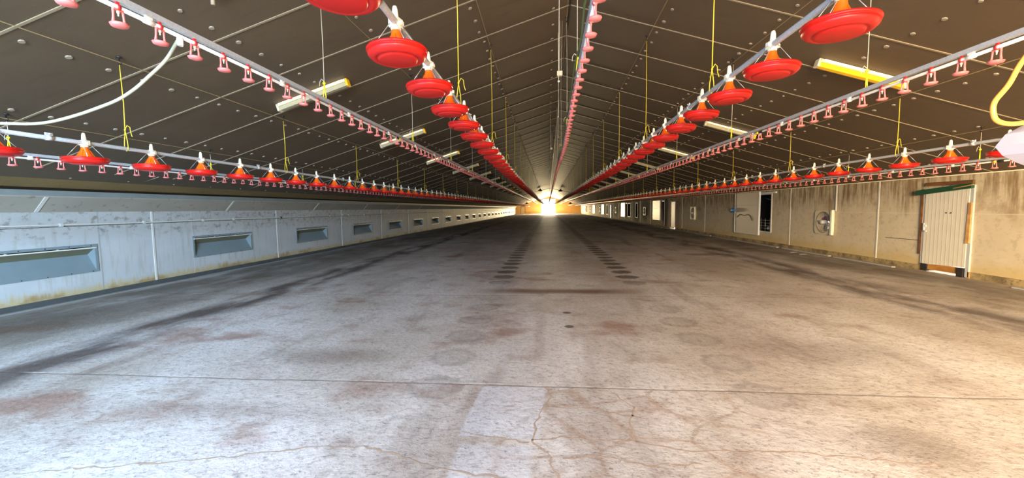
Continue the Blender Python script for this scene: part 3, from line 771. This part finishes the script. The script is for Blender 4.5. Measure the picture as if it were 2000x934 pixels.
pan_prof = [(.001, -.052), (.108, -.052), (.120, -.048), (.124, -.034), (.132, -.040), (.145, -.044), (.164, -.036), (.180, -.020), (.184, -.008), (.176, .000), (.178, .003),
            (.189, .005), (.189, .014), (.183, .021), (.168, .022), (.160, .012), (.150, -.014), (.130, -.028), (.001, -.030)]
cone_prof = [(.098, -.02), (.094, .012), (.088, .024), (.064, .050), (.046, .078), (.035, .104), (.030, .130), (.030, .145)]
cap_prof = [(.031, .134), (.032, .138), (.031, .16), (.028, .20), (.021, .212), (.017, .262), (.012, .282), (.001, .287)]
def feeder_meshes(n):
    pan = MB().lathe(pan_prof, n)
    cone = MB().lathe(cone_prof, n)
    for k in range(4 if n > 20 else 0):
        a = k * math.pi / 2 + .4; ca, sa = math.cos(a), math.sin(a)
        cone.tube([(ca * .094, sa * .094, .014), (ca * .066, sa * .066, .050), (ca * .037, sa * .037, .104)], .0025, 4)
    cap = MB().lathe(cap_prof, max(10, n // 2))
    cap.box(-.034, .034, -.03, .03, .152, .205).box(-.042, -.034, -.018, .018, .17, .195).box(.034, .050, -.014, .014, .160, .185)
    wires = []
    for sx in (-1, 1):
        for sy in (-1, 1):
            wires.append(MB().tube([(sx * .02, sy * .035, .172), (sx * .118, sy * .095, .015)], .0022, 5))
    return pan, cone, cap, wires
pan, cone, cap, wires = feeder_meshes(36)
me_pan, me_cone, me_cap = pan.mesh('pan', M['pan']), cone.mesh('feed_cone', M['cone']), cap.mesh('cap', M['cap'])
me_w = [w_.mesh('hanger_wire', M['wire']) for w_ in wires]
proto = empty('pan_feeder')
mobj('pan', me_pan, proto); mobj('feed_cone', me_cone, proto); mobj('pipe_cap', me_cap, proto)
for m_ in me_w: mobj('hanger_wire', m_, proto)
def merged(n):
    a, b_, c_, d_ = feeder_meshes(n); r = MB().join(a).join(b_, mi=1).join(c_, mi=2)
    if n >= 14:
        for w_ in d_: r.join(w_, mi=3)
    return r
mid = merged(18); me_mid = mid.mesh('pan_feeder', [M['pan'], M['cone'], M['cap'], M['wire']])
low = merged(10)
used = False; rest = MB()
for ln, (fx, z, y0) in FEED.items():
    ys = []; k = -1
    while y0 + SP * k < 110: ys.append(y0 + SP * k); k += 1
    for i, y in enumerate(ys):
        loc = (fx(y), y, z)
        jx = random.uniform(-.012, .012)
        if i < 75:
            if i < 20:
                o = proto if not used else copy_tree(proto); used = True
            else:
                o = bpy.data.objects.new('pan_feeder', me_mid); COL.objects.link(o)
            o.location = loc; o.rotation_euler = (random.uniform(-.02, .02), random.uniform(-.03, .03), random.uniform(-.25, .25))
            tag(o, 'red pan feeder, %s from the front on the %s feed line' % (ordn(i), ln), 'feeder', 'red pan feeders on the %s feed line' % ln)
        else:
            rest.join(low, loc)
tag(rest.build('pan_feeder', [M['pan'], M['cone'], M['cap'], M['wire']]), 'rows of tiny red pan feeders far down all four feed lines', 'feeders', None, 'stuff')

def line_pts(fx, z, ya, yb, sag=.0):
    return [(fx(y), y, z) for y in [ya] + [q for q in (1.5, 4, 6, 8, 10, 12, 30, 60, 90) if ya < q < yb] + [yb]]
for ln, (fx, z, y0) in FEED.items():
    t = tag(empty('feed_pipe', (fx(4), 4, z + PH)), 'long galvanised feed pipe of the %s feed line carrying red pans' % ln, 'pipe')
    rel(MB().tube(line_pts(fx, z + PH, 1.3 if 'inner' in ln else 2.6, 111), .0215, 14), t).build('pipe', M['galv'], t)
    c = MB()
    for k in range(12):
        y = y0 - SP * .42 + 2.935 * k
        if y < 1.5: continue
        c = MB().lathe([(.0225, -.03), (.026, -.03), (.026, .03), (.0225, .03)], 14, 0, (fx(y), y, z + PH), 'y')
        c.box(fx(y) - .006, fx(y) + .006, y - .03, y + .03, z + PH + .02, z + PH + .05).tube([(fx(y) - .02, y, z + PH + .04), (fx(y) + .02, y, z + PH + .04)], .006, 6)
        rel(c, t).build('pipe_clamp', M['galv'], t)

# ------------------------------------------------------------------ drinker lines
cen = lambda y: .33 + .045 * max(0, min(1, (y - 5) / 3.5)) - .05 * max(0, min(1, (y - 9) / 5))
NIP = {'inner left': (lambda y: -2.56, 2.835, 2.272 - .262, .262), 'inner right': (lambda y: 3.27, 2.725, 3.31 - .252, .252),
       'outer left': (lambda y: -6.75, 2.34, 4.79 - 2 * .257, .257), 'outer right': (lambda y: 7.45, 2.275, 7.19 - 3 * .258, .258),
       'centre': (cen, 2.985, 2.60, .262)}
def drinker_meshes(n=14):
    cup = MB().lathe([(.001, -.118), (.022, -.118), (.040, -.112), (.047, -.098), (.044, -.098), (.036, -.108), (.001, -.112)], n)
    for s in (-1, 1):
        cup.tube([(0, s * .018, -.012), (0, s * .027, -.02), (0, s * .029, -.06), (0, s * .033, -.10)], [.006, .0065, .006, .009], 6)
    cup.box(-.008, .008, -.028, .028, -.022, -.010)
    clip = MB().lathe([(.0155, -.009), (.020, -.009), (.020, .009), (.0155, .009)], 10, 0, (0, 0, 0), 'y').box(-.007, .007, -.009, .009, .016, .034)
    nip = MB().lathe([(.008, -.014), (.008, -.034), (.005, -.036), (.004, -.052), (.001, -.053)], 8)
    return cup, clip, nip
cup, clip, nip = drinker_meshes(18)
dp = empty('nipple_drinker'); mobj('drip_cup', cup.mesh('drip_cup', M['pink']), dp); mobj('pipe_clip', clip.mesh('pipe_clip', M['redclip']), dp); mobj('nipple', nip.mesh('nipple', M['cap']), dp)
a_, b_, c_ = drinker_meshes(10); mdr = MB().join(a_).join(b_, mi=1).join(c_, mi=2); me_mdr = mdr.mesh('nipple_drinker', [M['pink'], M['redclip'], M['cap']])
a_, b_, c_ = drinker_meshes(6); ldr = MB().join(a_).join(c_, mi=2)
used = False; rest = MB()
for ln, (fx, z, y0, sp) in NIP.items():
    i = 0; y = y0
    while y < 100:
        if i < 60:
            if i < 22:
                o = dp if not used else copy_tree(dp); used = True
            else: o = bpy.data.objects.new('nipple_drinker', me_mdr); COL.objects.link(o)
            o.location = (fx(y), y, z); o.rotation_euler = (0, random.uniform(-.05, .05), random.uniform(-.12, .12))
            tag(o, 'pink nipple drinker cup, %s from the front under the %s water line' % (ordn(i), ln), 'drinker', 'pink drinkers under the %s water line' % ln)
        else: rest.join(ldr, (fx(y), y, z))
        y += sp; i += 1
tag(rest.build('nipple_drinker', [M['pink'], M['redclip'], M['cap']]), 'endless rows of tiny pink drinker cups far down the water lines', 'drinkers', None, 'stuff')
for ln, (fx, z, y0, sp) in NIP.items():
    t = tag(empty('water_line', (fx(4), 4, z)), '%s water line of white pipe under a grey metal rail' % ln, 'water line')
    ya = max(1.4, y0 - .4)
    pts = line_pts(fx, z, ya, 108)
    rel(MB().tube(pts, .0135, 10), t).build('water_pipe', M['pvc'], t)
    r_ = MB()
    for (xa, yA, za), (xb, yB, zb) in zip(pts, pts[1:]):
        r_.add([(xa - .016, yA, z + .030), (xa + .016, yA, z + .030), (xa + .022, yA, z + .066), (xa - .022, yA, z + .066),
                (xb - .016, yB, z + .030), (xb + .016, yB, z + .030), (xb + .022, yB, z + .066), (xb - .022, yB, z + .066)],
               [(0, 1, 2, 3), (7, 6, 5, 4), (0, 4, 5, 1), (1, 5, 6, 2), (2, 6, 7, 3), (3, 7, 4, 0)])
    rel(r_, t).build('support_rail', M['alu'], t)
    for k in range(10):
        y = y0 + sp * (1.72 + 5 * k)
        rel(MB().lathe([(.0135, -.035), (.019, -.03), (.019, .03), (.0135, .035)], 10, 0, (fx(y), y, z), 'y').box(fx(y) - .01, fx(y) + .01, y - .02, y + .02, z + .015, z + .032), t).build('pipe_joint', M['pvc'], t)
    for k in range(2):
        y = {'inner left': 6.75, 'inner right': 6.55, 'outer left': 9.5, 'outer right': 7.35, 'centre': 6.4}[ln] + 6 * k
        rel(MB().lathe([(.014, -.05), (.021, -.045), (.021, .045), (.014, .05)], 10, 0, (fx(y), y, z), 'y'), t).build('rubber_sleeve', M['rubber'], t)
        rel(MB().lathe([(.014, -.03), (.020, -.03), (.020, .03), (.014, .03)], 10, 0, (fx(y + .1), y + .1, z), 'y'), t).build('yellow_sleeve', M['yplast'], t)

# ------------------------------------------------------------------ hoist cables and drop cords
CORD = []
for ln, (fx, z, y0) in FEED.items():
    step, st = (3.08, 4.45) if 'inner' in ln else (2.936, {'outer left': 4.36, 'outer right': 7.25 - 2.936}[ln])
    CORD.append((ln + ' feed line', fx, z + PH, st, step, 'feed'))
for ln, (fx, z, y0, sp) in NIP.items():
    CORD.append((ln + ' water line', fx, z + .066, 4.52 if ln != 'outer right' else 4.65, 3.04, 'water'))
for ln, fx, z, st, step, kind in CORD:
    xm = fx(12); top = cz(xm) - .07
    mesh_cache = None
    tag(MB().tube([(fx(y), y, cz(fx(y)) - .06 - .015 * math.sin(y)) for y in (0, 3, 6, 9, 12)] + [(xm, 60, cz(xm) - .06), (xm, 112, cz(xm) - .06)], .0055 if kind == 'feed' else .0045, 5).build('hoist_cable', M['cable']),
        'thin hoist cable running along the ceiling above the %s' % ln, 'cable')
    i = 0; y = st
    if st - step > 1.6 and ln not in ('centre water line',): y = st - step
    while y < 88:
        x = fx(y); H = cz(x) - z
        c = empty('drop_cord', (x, y, cz(x)))
        tag(c, '%s cord holding the %s, %s from the front' % ('yellow' if kind == 'feed' else 'pale thin', ln, ordn(i)), 'cord', 'drop cords of the %s' % ln)
        if mesh_cache is None or i < 3:
            rp = 'yrope' if kind == 'feed' else 'wrope'; rr = .0055 if kind == 'feed' else .0035
            hk = MB().lathe([(.03, -.001), (.03, -.012), (.008, -.014), (.008, -.05), (.001, -.052)], 10).tube([(0, 0, -.045), (.0, .025, -.07), (0, 0, -.09), (0, -.02, -.075)], .006, 6)
            if kind == 'feed':
                cb = MB().tube([(0, 0, -.085), (.006, .004, -H * .5), (0, 0, -H + .22)], rr, 6)
                cb.tube([(0, 0, -H + .22), (.02, 0, -H + .08), (.024, 0, -H), (0, 0, -H - .027), (-.024, 0, -H), (-.02, 0, -H + .08), (0, 0, -H + .22)], rr * .9, 6)
                tl = MB().ball((0, 0, -H + .22), .011).tube([(0, 0, -H + .22), (.03, .0, -H + .27), (.055, .01, -H + .25), (.06, .01, -H + .19), (.075, .01, -H + .14)], rr * .8, 6)
                ms = (hk.mesh('ceiling_hook', M['black']), cb.mesh('rope', M[rp]), tl.mesh('rope_tail', M['yrope']))
            else:
                cb = MB().tube([(0, 0, -.085), (.004, .003, -H * .5), (0, 0, -H + .17)], rr, 6).tube([(0, 0, -H + .19), (-.03, 0, -H + .22), (-.05, 0, -H + .19), (-.055, 0, -H + .14)], rr * .9, 5)
                tl = MB().ball((0, 0, -H + .17), .018).tube([(0, 0, -H + .16), (.010, .006, -H + .05), (.012, .008, -H - .005), (0, 0, -H + .02), (-.012, -.006, -H - .005), (-.010, -.006, -H + .05), (0, 0, -H + .16)], .0055, 6)
                ms = (hk.mesh('ceiling_hook', M['black']), cb.mesh('cord', M[rp]), tl.mesh('cord_adjuster', M['yplast']))
            if i >= 2: mesh_cache = ms
        else: ms = mesh_cache
        for nm, m_ in zip(('ceiling_hook', 'cord', 'adjuster' if kind != 'feed' else 'rope_tail'), ms): mobj(nm, m_, c)
        y += step; i += 1

# extra hoist tackle hanging under the ridge
for i, (x, y, zb) in enumerate(((.14, 4.9, 3.1), (.22, 8.1, 3.4), (.30, 11.0, 3.5), (.10, 14, 3.5))):
    t = tag(empty('winch_line', (x, y, cz(x))), 'pale vertical line left of the centre water line, %s from the front' % ordn(i), 'line', 'vertical lines under the ridge')
    MB().tube([(0, 0, 0), (.01, 0, -(cz(x) - zb) * .5), (0, 0, -(cz(x) - zb))], .004, 5).build('cord', M['wrope'], t)
    MB().ball((0, 0, -(cz(x) - zb)), .014).build('knot', M['wrope'], t)
for i, (x, y, z, l) in enumerate(((.235, 7.6, 4.06, 'small cream junction box hanging under the ridge, nearest'), (.18, 18.5, 4.3, 'small cream junction box under the ridge, farther one'))):
    t = tag(empty('junction_box', (x, y, z)), l, 'box')
    MB().box(-.05, .05, -.04, .04, -.035, .045).build('box_body', M['cream'], t, bevel=.006)
    MB().box(-.045, .045, -.035, .035, -.045, -.035).build('box_lid', M['greycover'], t)
    MB().tube([(0, 0, .045), (.01, 0, cz(x) - z)], .004, 5).tube([(.03, 0, .045), (.05, 0, cz(x) - z)], .003, 5).build('hanging_wire', M['wrope'], t)
g_ = [(.30, 1.6, 3.02), (.285, 2.6, 3.03), (.27, 3.0, 3.04), (.285, 3.4, 3.00), (.28, 4.2, 3.03), (.29, 5.0, 3.01), (.31, 7, 3.03), (.34, 9, 3.05), (.3, 12, 3.05), (.29, 30, 3.05)]
tag(MB().tube(g_, .008, 7).build('green_hose', M['greencable']), 'thin green hose strung along the centre water line', 'hose')

# ------------------------------------------------------------------ tube lights on the ceiling
def tube_light(xa, xb, y, label, amber=False, lit=False):
    L = math.hypot(xb - xa, cz(xb) - cz(xa)); xm = (xa + xb) / 2
    ang = math.atan(SL) * (-1 if xm < RX else 1)
    t = tag(empty('tube_light', (xm, y, cz(xm)), (0, ang, 0)), label, 'ceiling light', 'tube lights on the ceiling')
    MB().box(-L / 2, L / 2, -.05, .05, -.055, -.006).build('light_body', M['cream'], t, bevel=.006)
    MB().tube([(-L / 2 + .05, -.068, -.03), (L / 2 - .05, -.068, -.03)], .015, 8).build('lamp_tube', M['glow'] if lit else M['cream'], t)
    MB().box(-L / 2 + .02, L / 2 - .02, -.04, .055, -.125, -.055).build('diffuser', M['amber'] if amber else M['greycover'], t, bevel=.012)
    for s in (-1, 1):
        MB().box(s * L / 2 - .02, s * L / 2 + .02, -.05, .06, -.130, -.008).build('end_cap', M['amber'] if (s > 0 and not amber) else M['cream'], t, bevel=.006)
    return t
for k in range(12):
    tube_light(-4.72, -3.45, 6.80 + 4.35 * k, 'cream tube light on the left ceiling slope, %s from the front' % ordn(k), lit=(k < 3))
for k in range(12):
    tube_light(4.25, 5.52, 6.85 + 4.5 * k, ('amber covered tube light on the right ceiling slope, nearest' if k == 0 else 'cream tube light on the right ceiling slope, %s from the front' % ordn(k)), k == 0, k < 3)

# ------------------------------------------------------------------ hoses and jug in the foreground
hp = [(-6.2, 2.68, 2.40), (-5.0, 2.68, 2.33), (-4.5, 2.68, 2.298), (-4.06, 2.68, 2.285), (-3.80, 2.68, 2.273), (-3.62, 2.68, 2.285), (-3.42, 2.68, 2.323), (-3.24, 2.68, 2.37), (-3.08, 2.68, 2.42), (-2.94, 2.68, 2.49), (-2.823, 2.68, 2.571), (-2.68, 2.68, 2.68), (-2.575, 2.68, 2.81)]
def smooth(pts, n=6):
    P = [Vector(p) for p in pts]; out = []
    for i in range(len(P) - 1):
        p0, p1, p2, p3 = P[max(i - 1, 0)], P[i], P[i + 1], P[min(i + 2, len(P) - 1)]
        for k in range(n):
            t = k / n
            out.append(.5 * ((2 * p1) + (p2 - p0) * t + (2 * p0 - 5 * p1 + 4 * p2 - p3) * t * t + (3 * p1 - p0 - 3 * p2 + p3) * t ** 3))
    return out + [P[-1]]
h_ = tag(MB().tube(smooth(hp), .011, 10).build('water_hose', M['hosew']), 'pale green hose sagging left from the inner left water line', 'hose')
MB().lathe([(.016, -.03), (.02, -.02), (.02, .02), (.016, .03)], 10, 0, (-2.56, 2.68, 2.80), 'z').build('hose_fitting', M['pvc'], h_)
ho = [(3.32, 3.0, 2.80), (3.128, 3.0, 2.538), (3.049, 3.0, 2.377), (2.971, 3.0, 2.264), (2.975, 3.0, 2.175), (3.01, 3.0, 2.135), (3.083, 3.0, 2.119), (3.17, 3.0, 2.126)]
h2 = tag(MB().tube(smooth(ho), .0155, 12).build('water_hose', M['hoseo']), 'orange hose looping down to the white jug at the right edge', 'hose')
MB().lathe([(.017, -.02), (.02, -.015), (.02, .02), (.012, .03)], 10, 0, (3.18, 3.0, 2.128), 'x').build('hose_fitting', M['cap'], h2)
jg = MB()
ring = []
jv = [(-.26, .0, -.0), (-.20, .0, .085), (-.10, -.06, .14), (.02, .0, .17), (.2, 0, .15), (.3, 0, 0), (.2, 0, -.15), (.0, 0, -.16), (-.12, 0, -.11), (-.21, 0, -.06)]
N = len(jv)
vs = [(x, -.10 + .03 * (i % 2), z) for i, (x, y, z) in enumerate(jv)] + [(x, .12, z) for x, y, z in jv] + [(.02, -.19, .01), (.02, .18, 0)]
fs = []
for i in range(N):
    j = (i + 1) % N; fs += [(i, j, N + j, N + i), (i, 2 * N, j), (N + i, N + j, 2 * N + 1)]
jg.add(vs, fs)
tag(jg.build('plastic_jug', M['jug'], None, (3.375, 3.0, 1.985)), 'faceted milky white plastic jug hanging at the right edge under the orange hose', 'jug')
# ceiling fitting by the left water line, and light-coloured ceiling cap near the top
cf = tag(empty('ceiling_fitting', (-3.44, 4.02, cz(-3.44))), 'old ceiling fitting with cable gland behind the inner left water line', 'fitting')
MB().lathe([(.11, 0), (.11, -.012), (.06, -.018), (.03, -.04), (.001, -.04)], 18).build('rosette', M['greycover'], cf)
MB().tube([(0, 0, -.04), (.0, 0, -.13)], .02, 8).build('cable_gland', M['strip'], cf)
cf2 = tag(empty('roof_vent', (-2.52, 3.42, cz(-2.52))), 'round white vent cap on the ceiling, cut by the top of the photo', 'vent')
MB().lathe([(.07, 0), (.07, -.02), (.045, -.035), (.001, -.036)], 18).build('cap_body', M['pvc'], cf2)
MB().lathe([(.085, 0), (.085, -.006), (.07, -.008)], 18).build('cap_flange', M['greycover'], cf2)

# ------------------------------------------------------------------ hanging heaters and lamps deep in the shed
def heater(x, y, z, label, mat):
    t = tag(empty('hanging_heater', (x, y, z)), label, 'heater', None)
    MB().lathe([(.30, -.10), (.33, -.08), (.30, .02), (.18, .14), (.08, .20), (.05, .28)], 18).build('heater_hood', M[mat], t)
    MB().lathe([(.001, -.12), (.12, -.12), (.14, -.04), (.12, .02)], 14).build('burner', M['rubber'], t)
    MB().tube([(0, 0, .27), (0, 0, cz(x) - z)], .012, 5).build('chain', M['black'], t)
heater(-1.1, 60, 4.25, 'dark round heater hanging left of the ridge far in the shed', 'black')
heater(1.9, 60, 4.15, 'dark round heater hanging right of the ridge far in the shed', 'black')
heater(-4.6, 88, 2.7, 'dark round heater above the ochre wall left of the far doorway', 'black')
heater(4.9, 88, 2.6, 'dark round heater above the ochre wall right of the far doorway', 'black')
heater(-3.35, 38, 3.35, 'brown round heater above the inner left water line', 'woody')
heater(3.95, 38, 3.3, 'brown round heater above the inner right water line', 'woody')
for k, (y, x) in enumerate(((60.5, -1),)):
    t = tag(empty('tie_rod', (RX, 60.5, RZ)), 'thin dark tie rod crossing below the far ceiling', 'rod')
    MB().tube([(-4.5, 0, cz(-4.1) - RZ - .1), (0, 0, -.45), (4.5, 0, cz(4.9) - RZ - .1)], .03, 6).build('rod', M['black'], t)
